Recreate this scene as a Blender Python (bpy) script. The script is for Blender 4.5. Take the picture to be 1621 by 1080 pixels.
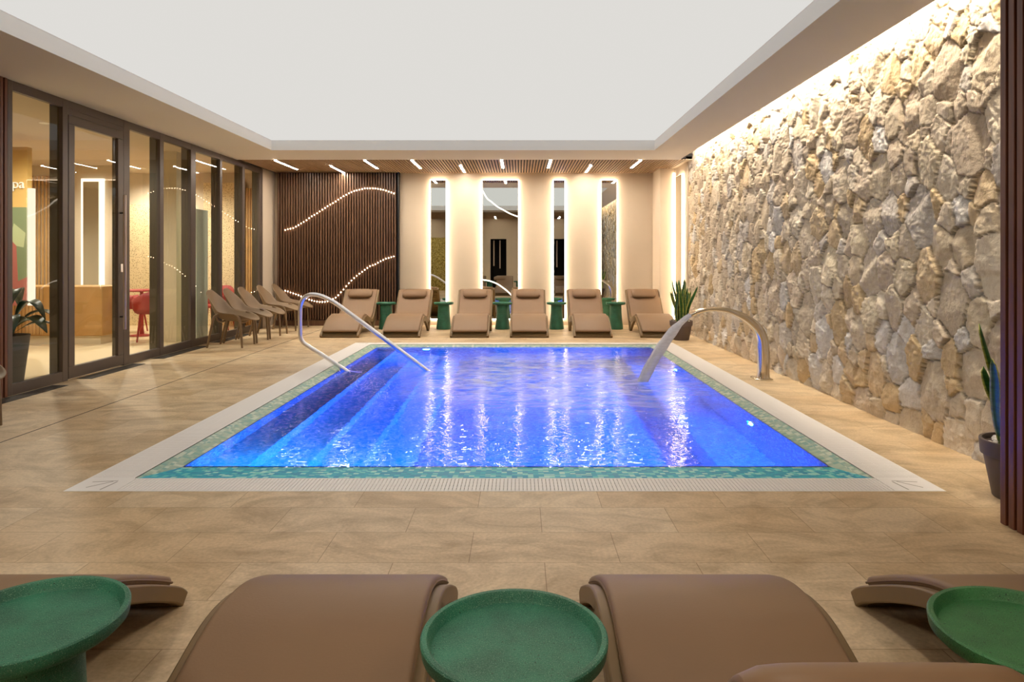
import bpy, math, random
import numpy as np
from mathutils import Vector, Matrix, noise
random.seed(7); rng = np.random.default_rng(11)
S = bpy.context.scene
for o in list(bpy.data.objects): bpy.data.objects.remove(o)
COL = S.collection
PI = math.pi
# ------------------------------------------------------------ camera, view, world
F, CX, CY, EYE = 1080.0, 822.0, 411.0, 1.2
cam = bpy.data.cameras.new('camera'); co = bpy.data.objects.new('camera', cam); COL.objects.link(co)
cam.sensor_width = 36; cam.lens = 36*F/1621
cam.shift_x = -(CX-810.5)/1621; cam.shift_y = -(540-CY)/1621
cam.clip_start = 0.02
co.location = (0, 0, EYE); co.rotation_euler = (PI/2, 0, 0); S.camera = co
S.view_settings.view_transform = 'Standard'; S.view_settings.look = 'None'
S.view_settings.exposure = 0.38; S.view_settings.gamma = 1; S.view_settings.use_curve_mapping = False
W = bpy.data.worlds.new('world'); S.world = W; W.use_nodes = True
W.node_tree.nodes['Background'].inputs[0].default_value = (.9, .75, .6, 1)
W.node_tree.nodes['Background'].inputs[1].default_value = 0.03
C = S.cycles
C.use_denoising = True; C.max_bounces = 10; C.diffuse_bounces = 5; C.glossy_bounces = 6
C.transmission_bounces = 8; C.transparent_max_bounces = 16
C.caustics_reflective = False; C.caustics_refractive = False
C.sample_clamp_indirect = 4; C.blur_glossy = 0.5
# light strengths; pool and reception ones also feed added lamps
CEIL_E, STRIP_E, HALO_E, COVE_E, POOL_W, ROOM_E = 0.565, 116, 10, 130, 80, 4.2
def P(u, v, Y): return Vector(((u-CX)/F*Y, Y, EYE-(v-CY)/F*Y))
# ------------------------------------------------------------ materials
def lin(c): return tuple(((x/255)/12.92 if x/255 <= .04045 else ((x/255+.055)/1.055)**2.4) for x in c)
def nt(name):
    m = bpy.data.materials.new(name); m.use_nodes = True
    t = m.node_tree; return m, t, t.nodes['Principled BSDF']
def N(t, kind, **kw):
    n = t.nodes.new(kind)
    for k, v in kw.items():
        if k in n.inputs: n.inputs[k].default_value = v
        else: setattr(n, k, v)
    return n
def mat(name, rgb, rough=.5, metal=0, spec=.5, noise_s=0, noise_a=.15, bump=0, bump_s=60, coat=0):
    m, t, b = nt(name); L = t.links; c = lin(rgb)
    b.inputs['Base Color'].default_value = (*c, 1); b.inputs['Roughness'].default_value = rough
    b.inputs['Metallic'].default_value = metal; b.inputs['Specular IOR Level'].default_value = spec
    b.inputs['Coat Weight'].default_value = coat
    tc = N(t, 'ShaderNodeTexCoord')
    if noise_s:
        n = N(t, 'ShaderNodeTexNoise', Scale=noise_s, Detail=4.0); L.new(tc.outputs['Object'], n.inputs['Vector'])
        r = N(t, 'ShaderNodeValToRGB'); r.color_ramp.elements[0].position = .3; r.color_ramp.elements[1].position = .7
        r.color_ramp.elements[0].color = (*[x*(1-noise_a) for x in c], 1); r.color_ramp.elements[1].color = (*[min(1, x*(1+noise_a)) for x in c], 1)
        L.new(n.outputs['Fac'], r.inputs['Fac']); L.new(r.outputs['Color'], b.inputs['Base Color'])
    if bump:
        n = N(t, 'ShaderNodeTexNoise', Scale=bump_s, Detail=3.0); L.new(tc.outputs['Object'], n.inputs['Vector'])
        bp = N(t, 'ShaderNodeBump', Strength=bump, Distance=.01); L.new(n.outputs['Fac'], bp.inputs['Height']); L.new(bp.outputs['Normal'], b.inputs['Normal'])
    return m
def emit(name, rgb, s):
    m, t, b = nt(name); t.nodes.remove(b)
    e = N(t, 'ShaderNodeEmission', Strength=s); e.inputs[0].default_value = (*rgb, 1)
    t.links.new(e.outputs[0], t.nodes['Material Output'].inputs[0]); return m
WARM = (1.0, .70, .42)
M = {}
M['plaster'] = mat('plaster', (206, 190, 168), .85, noise_s=1.5, noise_a=.04, bump=.1, bump_s=14)
M['soffit'] = mat('soffit_paint', (238, 234, 232), .8)
M['fascia'] = mat('fascia_paint', (250, 249, 248), .7)
M['stretch'] = emit('stretch_ceiling', (1.0, .975, .93), CEIL_E)
M['led'] = emit('warm_led', (1.0, .80, .58), HALO_E)
M['led_soft'] = emit('warm_led_dots', (1.0, .78, .52), 26)
M['led_line'] = emit('white_led_line', (1.0, .88, .7), 3.0)
M['strip'] = emit('strip_lamp', (1.0, .88, .74), STRIP_E)
M['cove'] = emit('cove_led', (1.0, .87, .70), COVE_E)
M['fill_led'] = emit('fill_led', (1.0, .88, .72), ROOM_E)
M['frame'] = mat('bronze_frame', (88, 77, 70), .38, .2)
M['frame_in'] = mat('bronze_fin', (84, 76, 58), .5, .1)
M['steel'] = mat('polished_steel', (246, 242, 240), .34, 1)
M['steel_b'] = mat('brushed_steel', (190, 176, 165), .3, 1)
M['spout'] = mat('spout_steel', (222, 214, 198), .12, 1)
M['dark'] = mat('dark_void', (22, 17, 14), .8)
M['slot'] = mat('gutter_dark', (176, 168, 160), .8)
M['grate'] = mat('white_grate', (248, 244, 240), .5)
M['vent'] = mat('dark_vent', (62, 54, 46), .6, .2)
M['cushion'] = mat('taupe_cushion', (134, 106, 78), .5, noise_s=2.5, noise_a=.05, bump=.05, bump_s=160, spec=.4)
M['pillow'] = mat('taupe_pillow', (126, 98, 70), .5, noise_s=3, noise_a=.05, spec=.4)
M['lframe'] = mat('khaki_resin', (120, 96, 60), .5, noise_s=6, noise_a=.06)
M['chair'] = mat('taupe_plastic', (128, 106, 80), .55, noise_s=4, noise_a=.03)
M['chair_leg'] = mat('taupe_leg', (122, 99, 72), .5)
M['red'] = mat('red_plastic', (160, 44, 38), .5)
M['pot'] = mat('grey_brown_pot', (86, 72, 66), .6)
M['pot_dark'] = mat('charcoal_pot', (64, 62, 64), .6)
M['pebble'] = mat('white_pebbles', (214, 208, 202), .8)
M['soil'] = mat('soil', (48, 36, 28), .9)
M['bigleaf'] = mat('dark_leaf', (34, 58, 30), .35, noise_s=5, noise_a=.3)
M['cream'] = mat('cream_column', (222, 210, 180), .7)
M['roomwall'] = mat('reception_wall', (210, 196, 172), .8)
M['roomfloor'] = mat('reception_floor', (226, 206, 166), .4)
M['desk'] = mat('oak_desk', (190, 148, 88), .5, noise_s=3, noise_a=.1)
M['oak'] = mat('oak_slat', (196, 156, 100), .5, noise_s=5, noise_a=.15)
M['board'] = mat('sign_board', (212, 172, 96), .5)
M['white'] = mat('white_letters', (250, 246, 236), .5)
M['frost'] = mat('frosted_glass', (206, 214, 200), .35)
M['black'] = mat('black_metal', (16, 15, 15), .4)
M['towel'] = mat('pale_towel', (196, 178, 160), .9)
# terrazzo green
def green(name, base, speck, dark):
    m, t, b = nt(name); L = t.links
    tc = N(t, 'ShaderNodeTexCoord')
    n = N(t, 'ShaderNodeTexNoise', Scale=9.0, Detail=3.0); L.new(tc.outputs['Object'], n.inputs[0])
    r = N(t, 'ShaderNodeValToRGB'); r.color_ramp.elements[0].color = (*lin([x*.86 for x in base]), 1); r.color_ramp.elements[1].color = (*lin([min(255, x*1.12+6) for x in base]), 1)
    r.color_ramp.elements[0].position = .35; r.color_ramp.elements[1].position = .68
    L.new(n.outputs['Fac'], r.inputs['Fac'])
    prev = r.outputs['Color']
    for sc, col, th in ((420, speck, .70), (190, dark, .72), (900, speck, .68)):
        v = N(t, 'ShaderNodeTexNoise', Scale=float(sc), Detail=1.0); L.new(tc.outputs['Object'], v.inputs[0])
        q = N(t, 'ShaderNodeValToRGB'); q.color_ramp.elements[0].position = th-.06; q.color_ramp.elements[1].position = th+.03
        L.new(v.outputs['Fac'], q.inputs['Fac'])
        mx = N(t, 'ShaderNodeMix', data_type='RGBA'); L.new(q.outputs['Color'], mx.inputs[0]); L.new(prev, mx.inputs[6]); mx.inputs[7].default_value = (*lin(col), 1)
        prev = mx.outputs[2]
    L.new(prev, b.inputs['Base Color']); b.inputs['Roughness'].default_value = .5
    n2 = N(t, 'ShaderNodeTexNoise', Scale=380.0, Detail=2.0); L.new(tc.outputs['Object'], n2.inputs[0])
    bp = N(t, 'ShaderNodeBump', Strength=.5, Distance=.004); L.new(n2.outputs['Fac'], bp.inputs['Height']); L.new(bp.outputs['Normal'], b.inputs['Normal'])
    return m
M['green'] = green('green_terrazzo', (34, 106, 80), (128, 170, 140), (16, 66, 46))
M['green2'] = green('green_terrazzo_pitted', (46, 106, 58), (100, 146, 96), (16, 40, 24))
# wood with grain along z
def wood(name, a, bcol, rough=.42, axis=(40, 40, 2)):
    m, t, b = nt(name); L = t.links
    tc = N(t, 'ShaderNodeTexCoord'); mp = N(t, 'ShaderNodeMapping'); mp.inputs['Scale'].default_value = axis
    L.new(tc.outputs['Object'], mp.inputs[0])
    n = N(t, 'ShaderNodeTexNoise', Scale=1.0, Detail=5.0, Distortion=.6); L.new(mp.outputs[0], n.inputs[0])
    r = N(t, 'ShaderNodeValToRGB'); r.color_ramp.elements[0].color = (*lin(a), 1); r.color_ramp.elements[1].color = (*lin(bcol), 1)
    r.color_ramp.elements[0].position = .3; r.color_ramp.elements[1].position = .7
    L.new(n.outputs['Fac'], r.inputs['Fac']); L.new(r.outputs['Color'], b.inputs['Base Color']); b.inputs['Roughness'].default_value = rough
    return m
M['walnut'] = wood('walnut_slat', (80, 54, 38), (114, 82, 60))
M['walnut_red'] = wood('red_walnut_slat', (84, 44, 26), (116, 66, 42))
M['slat_ceiling'] = wood('ceiling_slat', (158, 126, 94), (190, 156, 120), .55, (40, 2, 40))
# floor tiles
def floor_mat():
    m, t, b = nt('sandstone_tiles'); L = t.links
    tc = N(t, 'ShaderNodeTexCoord')
    br = N(t, 'ShaderNodeTexBrick'); br.offset = .5; br.inputs['Scale'].default_value = 1; br.inputs['Brick Width'].default_value = .6
    br.inputs['Row Height'].default_value = .3; br.inputs['Mortar Size'].default_value = .0018; br.inputs['Mortar Smooth'].default_value = .1
    br.inputs['Bias'].default_value = 0
    br.inputs['Color1'].default_value = (*lin((224, 204, 172)), 1); br.inputs['Color2'].default_value = (*lin((210, 184, 146)), 1)
    br.inputs['Mortar'].default_value = (*lin((172, 146, 112)), 1)
    mp = N(t, 'ShaderNodeMapping'); mp.inputs['Location'].default_value = (.2, 0, 0)
    L.new(tc.outputs['Object'], mp.inputs[0]); L.new(mp.outputs[0], br.inputs['Vector'])
    # streaky veins
    mp2 = N(t, 'ShaderNodeMapping'); mp2.inputs['Scale'].default_value = (1.2, 1.9, 1); mp2.inputs['Rotation'].default_value = (0, 0, .25)
    L.new(tc.outputs['Object'], mp2.inputs[0])
    n = N(t, 'ShaderNodeTexNoise', Scale=1.7, Detail=9.0, Distortion=1.8); n.inputs['Roughness'].default_value = .65; L.new(mp2.outputs[0], n.inputs[0])
    r = N(t, 'ShaderNodeValToRGB'); e = r.color_ramp.elements; e[0].position = .34; e[0].color = (.62, .56, .47, 1); e[1].position = .58; e[1].color = (1.03, 1.02, 1.0, 1)
    L.new(n.outputs['Fac'], r.inputs['Fac'])
    mx = N(t, 'ShaderNodeMix', data_type='RGBA', blend_type='MULTIPLY'); mx.inputs[0].default_value = .85
    L.new(br.outputs['Color'], mx.inputs[6]); L.new(r.outputs['Color'], mx.inputs[7])
    n3 = N(t, 'ShaderNodeTexNoise', Scale=70.0, Detail=4.0); L.new(tc.outputs['Object'], n3.inputs[0])
    r3 = N(t, 'ShaderNodeValToRGB'); r3.color_ramp.elements[0].position = .3; r3.color_ramp.elements[0].color = (.84, .82, .78, 1); r3.color_ramp.elements[1].position = .7; r3.color_ramp.elements[1].color = (1.05, 1.04, 1.02, 1)
    L.new(n3.outputs['Fac'], r3.inputs['Fac'])
    mx2 = N(t, 'ShaderNodeMix', data_type='RGBA', blend_type='MULTIPLY'); mx2.inputs[0].default_value = 1
    L.new(mx.outputs[2], mx2.inputs[6]); L.new(r3.outputs['Color'], mx2.inputs[7])
    L.new(mx2.outputs[2], b.inputs['Base Color']); b.inputs['Roughness'].default_value = .42; b.inputs['Specular IOR Level'].default_value = .4
    bp = N(t, 'ShaderNodeBump', Strength=.12, Distance=.004); L.new(n.outputs['Fac'], bp.inputs['Height']); L.new(bp.outputs['Normal'], b.inputs['Normal'])
    return m
M['floor'] = floor_mat()
# mosaic
def mosaic(name, cols, s=.025):
    m, t, b = nt(name); L = t.links
    tc = N(t, 'ShaderNodeTexCoord')
    mul = N(t, 'ShaderNodeVectorMath', operation='SCALE'); mul.inputs['Scale'].default_value = 1/s; L.new(tc.outputs['Object'], mul.inputs[0])
    add = N(t, 'ShaderNodeVectorMath', operation='ADD'); add.inputs[1].default_value = (.37, .41, .43); L.new(mul.outputs[0], add.inputs[0])
    fl = N(t, 'ShaderNodeVectorMath', operation='FLOOR'); L.new(add.outputs[0], fl.inputs[0])
    wn = N(t, 'ShaderNodeTexWhiteNoise'); wn.noise_dimensions = '3D'; L.new(fl.outputs[0], wn.inputs['Vector'])
    r = N(t, 'ShaderNodeValToRGB'); r.color_ramp.interpolation = 'CONSTANT'
    e = r.color_ramp.elements; e[0].position = 0; e[0].color = (*lin(cols[0]), 1); e[1].position = 1/len(cols); e[1].color = (*lin(cols[1]), 1)
    for i in range(2, len(cols)):
        x = e.new(i/len(cols)); x.color = (*lin(cols[i]), 1)
    L.new(wn.outputs['Value'], r.inputs['Fac'])
    L.new(r.outputs['Color'], b.inputs['Base Color']); b.inputs['Roughness'].default_value = .45; b.inputs['Specular IOR Level'].default_value = .25
    return m
M['mosaic'] = mosaic('teal_mosaic', [(20, 150, 170), (50, 175, 190), (110, 200, 200), (10, 130, 160), (30, 155, 175)])
M['ledge'] = mosaic('pale_green_mosaic', [(0, 168, 200), (20, 188, 208), (170, 232, 226), (0, 156, 196), (10, 176, 204), (110, 215, 214)], .03)
M['gold'] = mosaic('gold_mosaic', [(150, 130, 60), (190, 170, 90), (120, 104, 50), (206, 190, 120)], .02)
def glass_mat():
    m, t, b = nt('window_glass'); t.nodes.remove(b); L = t.links
    tr = N(t, 'ShaderNodeBsdfTransparent'); tr.inputs[0].default_value = (.93, .94, .92, 1)
    gl = N(t, 'ShaderNodeBsdfGlossy'); gl.inputs['Roughness'].default_value = 0
    fr = N(t, 'ShaderNodeFresnel', IOR=1.5); mm = N(t, 'ShaderNodeMath', operation='MULTIPLY_ADD'); mm.inputs[1].default_value = 1.1; mm.inputs[2].default_value = .0
    L.new(fr.outputs[0], mm.inputs[0])
    ge = N(t, 'ShaderNodeNewGeometry'); ib = N(t, 'ShaderNodeMath', operation='SUBTRACT'); ib.inputs[0].default_value = 1; L.new(ge.outputs['Backfacing'], ib.inputs[1])
    m5 = N(t, 'ShaderNodeMath', operation='MULTIPLY'); L.new(mm.outputs[0], m5.inputs[0]); L.new(ib.outputs[0], m5.inputs[1])
    mx = N(t, 'ShaderNodeMixShader'); L.new(m5.outputs[0], mx.inputs[0]); L.new(tr.outputs[0], mx.inputs[1]); L.new(gl.outputs[0], mx.inputs[2])
    L.new(mx.outputs[0], t.nodes['Material Output'].inputs[0]); return m
M['glass'] = glass_mat()
def mirror_mat():
    m, t, b = nt('mirror'); b.inputs['Base Color'].default_value = (.80, .82, .78, 1); b.inputs['Metallic'].default_value = 1; b.inputs['Roughness'].default_value = 0.0; return m
M['mirror'] = mirror_mat()
JET = (.45, 7.3)     # middle of the bubbling area
def water_mat():
    m, t, b = nt('pool_water'); t.nodes.remove(b); L = t.links
    tc = N(t, 'ShaderNodeTexCoord')
    # region mask round the jets, ragged by noise
    sub = N(t, 'ShaderNodeVectorMath', operation='SUBTRACT'); sub.inputs[1].default_value = (JET[0], JET[1], 0); L.new(tc.outputs['Object'], sub.inputs[0])
    sc = N(t, 'ShaderNodeVectorMath', operation='MULTIPLY'); sc.inputs[1].default_value = (1/1.5, 1/1.75, 0); L.new(sub.outputs[0], sc.inputs[0])
    ln = N(t, 'ShaderNodeVectorMath', operation='LENGTH'); L.new(sc.outputs[0], ln.inputs[0])
    nz = N(t, 'ShaderNodeTexNoise', Scale=1.7, Detail=3.0); L.new(tc.outputs['Object'], nz.inputs[0])
    a = N(t, 'ShaderNodeMath', operation='ADD'); L.new(ln.outputs['Value'], a.inputs[0]); L.new(nz.outputs['Fac'], a.inputs[1])
    mk = N(t, 'ShaderNodeMapRange'); mk.inputs['From Min'].default_value = 1.8; mk.inputs['From Max'].default_value = 1.0; L.new(a.outputs[0], mk.inputs['Value'])
    # waves: wide swell + fine ripple
    def wav(scale, sx, sy, det, dist):
        mp = N(t, 'ShaderNodeMapping'); mp.inputs['Scale'].default_value = (sx, sy, 1); L.new(tc.outputs['Object'], mp.inputs[0])
        n = N(t, 'ShaderNodeTexNoise', Scale=scale, Detail=det, Distortion=dist); L.new(mp.outputs[0], n.inputs[0]); return n
    n1 = wav(2.2, 1.0, 1.5, 2.0, .6); n2 = wav(15.0, .8, 1.2, 2.0, .8); n3 = wav(6.0, .7, 1.3, 4.0, 1.2)
    m1 = N(t, 'ShaderNodeMath', operation='MULTIPLY'); m1.inputs[1].default_value = .0045; L.new(n1.outputs['Fac'], m1.inputs[0])
    m2 = N(t, 'ShaderNodeMath', operation='MULTIPLY_ADD'); m2.inputs[1].default_value = .0030; L.new(n2.outputs['Fac'], m2.inputs[0]); L.new(m1.outputs[0], m2.inputs[2])
    m3 = N(t, 'ShaderNodeMath', operation='MULTIPLY'); L.new(n3.outputs['Fac'], m3.inputs[0]); L.new(mk.outputs[0], m3.inputs[1])
    m4 = N(t, 'ShaderNodeMath', operation='MULTIPLY_ADD'); m4.inputs[1].default_value = .009; L.new(m3.outputs[0], m4.inputs[0]); L.new(m2.outputs[0], m4.inputs[2])
    bp = N(t, 'ShaderNodeBump', Strength=1.0, Distance=1.0); L.new(m4.outputs[0], bp.inputs['Height'])
    g = N(t, 'ShaderNodeBsdfGlass', IOR=1.33, Roughness=.0); g.inputs['Color'].default_value = (.93, .97, 1, 1); L.new(bp.outputs[0], g.inputs['Normal'])
    # foam and bubbles round the jets
    d = N(t, 'ShaderNodeBsdfPrincipled'); d.inputs['Base Color'].default_value = (.58, .70, 1, 1); d.inputs['Roughness'].default_value = .3; L.new(bp.outputs[0], d.inputs['Normal'])
    nf = wav(5.0, .8, 2.0, 6.0, 1.4)
    rf = N(t, 'ShaderNodeMapRange'); rf.inputs['From Min'].default_value = .34; rf.inputs['From Max'].default_value = .60; L.new(nf.outputs['Fac'], rf.inputs['Value'])
    mf = N(t, 'ShaderNodeMath', operation='MULTIPLY'); L.new(rf.outputs[0], mf.inputs[0]); L.new(mk.outputs[0], mf.inputs[1])
    mg = N(t, 'ShaderNodeMath', operation='MULTIPLY'); mg.inputs[1].default_value = .85; L.new(mf.outputs[0], mg.inputs[0])
    mx = N(t, 'ShaderNodeMixShader'); L.new(mg.outputs[0], mx.inputs[0]); L.new(g.outputs[0], mx.inputs[1]); L.new(d.outputs[0], mx.inputs[2])
    L.new(mx.outputs[0], t.nodes['Material Output'].inputs[0]); return m
M['water'] = water_mat()
M['tread'] = mosaic('lit_step_mosaic', [(90, 200, 214), (130, 215, 222), (190, 235, 235), (70, 190, 206), (110, 205, 216)])  # lightened basin mosaic, stands in for room light reaching the steps
M['ledge_side'] = mosaic('sheen_grey_mosaic', [(150, 182, 168), (176, 196, 176), (200, 212, 194), (134, 176, 166), (166, 188, 170)], .03)  # ledge mosaic greyed, its wet reflection put into the colour
M['backing'] = mat('brown_backing', (34, 22, 15), .7)
def stream_mat():
    m, t, b = nt('falling_water'); L = t.links
    tc = N(t, 'ShaderNodeTexCoord'); mp = N(t, 'ShaderNodeMapping'); mp.inputs['Rotation'].default_value = (0, .87, 0); mp.inputs['Scale'].default_value = (3, 70, 70)
    L.new(tc.outputs['Object'], mp.inputs[0])
    n = N(t, 'ShaderNodeTexNoise', Scale=1.0, Detail=3.0); L.new(mp.outputs[0], n.inputs[0])
    r = N(t, 'ShaderNodeMapRange'); r.inputs['To Min'].default_value = .62; r.inputs['To Max'].default_value = 1.0; L.new(n.outputs['Fac'], r.inputs['Value'])
    t.nodes.remove(b); tr = N(t, 'ShaderNodeBsdfTransparent'); tl = N(t, 'ShaderNodeBsdfTranslucent'); tl.inputs[0].default_value = (.93, .93, 1, 1)
    df = N(t, 'ShaderNodeBsdfDiffuse'); df.inputs[0].default_value = (.93, .93, 1, 1); gl = N(t, 'ShaderNodeBsdfGlossy'); gl.inputs['Roughness'].default_value = .15
    m1 = N(t, 'ShaderNodeMixShader'); m1.inputs[0].default_value = .5; L.new(tl.outputs[0], m1.inputs[1]); L.new(df.outputs[0], m1.inputs[2])
    m2 = N(t, 'ShaderNodeMixShader'); m2.inputs[0].default_value = .12; L.new(m1.outputs[0], m2.inputs[1]); L.new(gl.outputs[0], m2.inputs[2])
    m3 = N(t, 'ShaderNodeMixShader'); L.new(r.outputs[0], m3.inputs[0]); L.new(tr.outputs[0], m3.inputs[1]); L.new(m2.outputs[0], m3.inputs[2])
    L.new(m3.outputs[0], t.nodes['Material Output'].inputs[0]); return m
M['stream'] = stream_mat()
def stone_mat():
    m, t, b = nt('split_stone'); L = t.links
    tc = N(t, 'ShaderNodeTexCoord'); at = N(t, 'ShaderNodeVertexColor'); at.layer_name = 'Col'
    n = N(t, 'ShaderNodeTexNoise', Scale=14.0, Detail=8.0); n.inputs['Roughness'].default_value = .7; L.new(tc.outputs['Object'], n.inputs[0])
    r = N(t, 'ShaderNodeValToRGB'); e = r.color_ramp.elements; e[0].position = .3; e[0].color = (.80, .73, .64, 1); e[1].position = .58; e[1].color = (1.05, 1.04, 1.03, 1)
    L.new(n.outputs['Fac'], r.inputs['Fac'])
    mx = N(t, 'ShaderNodeMix', data_type='RGBA', blend_type='MULTIPLY'); mx.inputs[0].default_value = .6; L.new(at.outputs['Color'], mx.inputs[6]); L.new(r.outputs['Color'], mx.inputs[7])
    L.new(mx.outputs[2], b.inputs['Base Color']); b.inputs['Roughness'].default_value = .85
    n2 = N(t, 'ShaderNodeTexNoise', Scale=32.0, Detail=9.0); n2.inputs['Roughness'].default_value = .68; L.new(tc.outputs['Object'], n2.inputs[0])
    bp = N(t, 'ShaderNodeBump', Strength=.6, Distance=.018); L.new(n2.outputs['Fac'], bp.inputs['Height']); L.new(bp.outputs['Normal'], b.inputs['Normal'])
    return m
M['stone'] = stone_mat()
def carved_mat():
    m, t, b = nt('carved_screen'); L = t.links
    tc = N(t, 'ShaderNodeTexCoord')
    v = N(t, 'ShaderNodeTexVoronoi', Scale=42.0); L.new(tc.outputs['Object'], v.inputs['Vector'])
    r = N(t, 'ShaderNodeValToRGB'); e = r.color_ramp.elements; e[0].position = .20; e[0].color = (*lin((120, 96, 62)), 1); e[1].position = .34; e[1].color = (*lin((232, 212, 168)), 1)
    L.new(v.outputs['Distance'], r.inputs['Fac']); L.new(r.outputs['Color'], b.inputs['Base Color']); b.inputs['Roughness'].default_value = .6
    return m
M['carved'] = carved_mat()
def mural_mat():
    m, t, b = nt('leaf_mural'); L = t.links
    tc = N(t, 'ShaderNodeTexCoord'); mp = N(t, 'ShaderNodeMapping'); mp.inputs['Rotation'].default_value = (0, .5, 0); mp.inputs['Scale'].default_value = (2.6, 1, 1.3)
    L.new(tc.outputs['Object'], mp.inputs[0])
    v = N(t, 'ShaderNodeTexVoronoi', Scale=1.6); L.new(mp.outputs[0], v.inputs['Vector'])
    r = N(t, 'ShaderNodeValToRGB'); r.color_ramp.interpolation = 'CONSTANT'; e = r.color_ramp.elements
    e[0].position = 0; e[0].color = (*lin((168, 92, 84)), 1); e[1].position = .4; e[1].color = (*lin((118, 134, 96)), 1)
    x = e.new(.62); x.color = (*lin((186, 128, 112)), 1); x = e.new(.82); x.color = (*lin((176, 186, 140)), 1)
    sp = N(t, 'ShaderNodeSeparateColor'); L.new(v.outputs['Color'], sp.inputs[0]); L.new(sp.outputs[0], r.inputs['Fac'])
    L.new(r.outputs['Color'], b.inputs['Base Color']); return m
M['mural'] = mural_mat()
def snake_mat():
    m, t, b = nt('snake_leaf'); L = t.links
    at = N(t, 'ShaderNodeVertexColor'); at.layer_name = 'Col'
    tc = N(t, 'ShaderNodeTexCoord'); mp = N(t, 'ShaderNodeMapping'); mp.inputs['Scale'].default_value = (8, 8, 34); L.new(tc.outputs['Object'], mp.inputs[0])
    n = N(t, 'ShaderNodeTexNoise', Scale=1.0, Detail=3.0, Distortion=1.0); L.new(mp.outputs[0], n.inputs[0])
    r = N(t, 'ShaderNodeValToRGB'); r.color_ramp.elements[0].position = .35; r.color_ramp.elements[0].color = (.55, .6, .5, 1); r.color_ramp.elements[1].position = .6; r.color_ramp.elements[1].color = (1.15, 1.15, 1.1, 1)
    L.new(n.outputs['Fac'], r.inputs['Fac'])
    mx = N(t, 'ShaderNodeMix', data_type='RGBA', blend_type='MULTIPLY'); mx.inputs[0].default_value = 1; L.new(at.outputs['Color'], mx.inputs[6]); L.new(r.outputs['Color'], mx.inputs[7])
    L.new(mx.outputs[2], b.inputs['Base Color']); b.inputs['Roughness'].default_value = .35; return m
M['snake'] = snake_mat()
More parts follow.
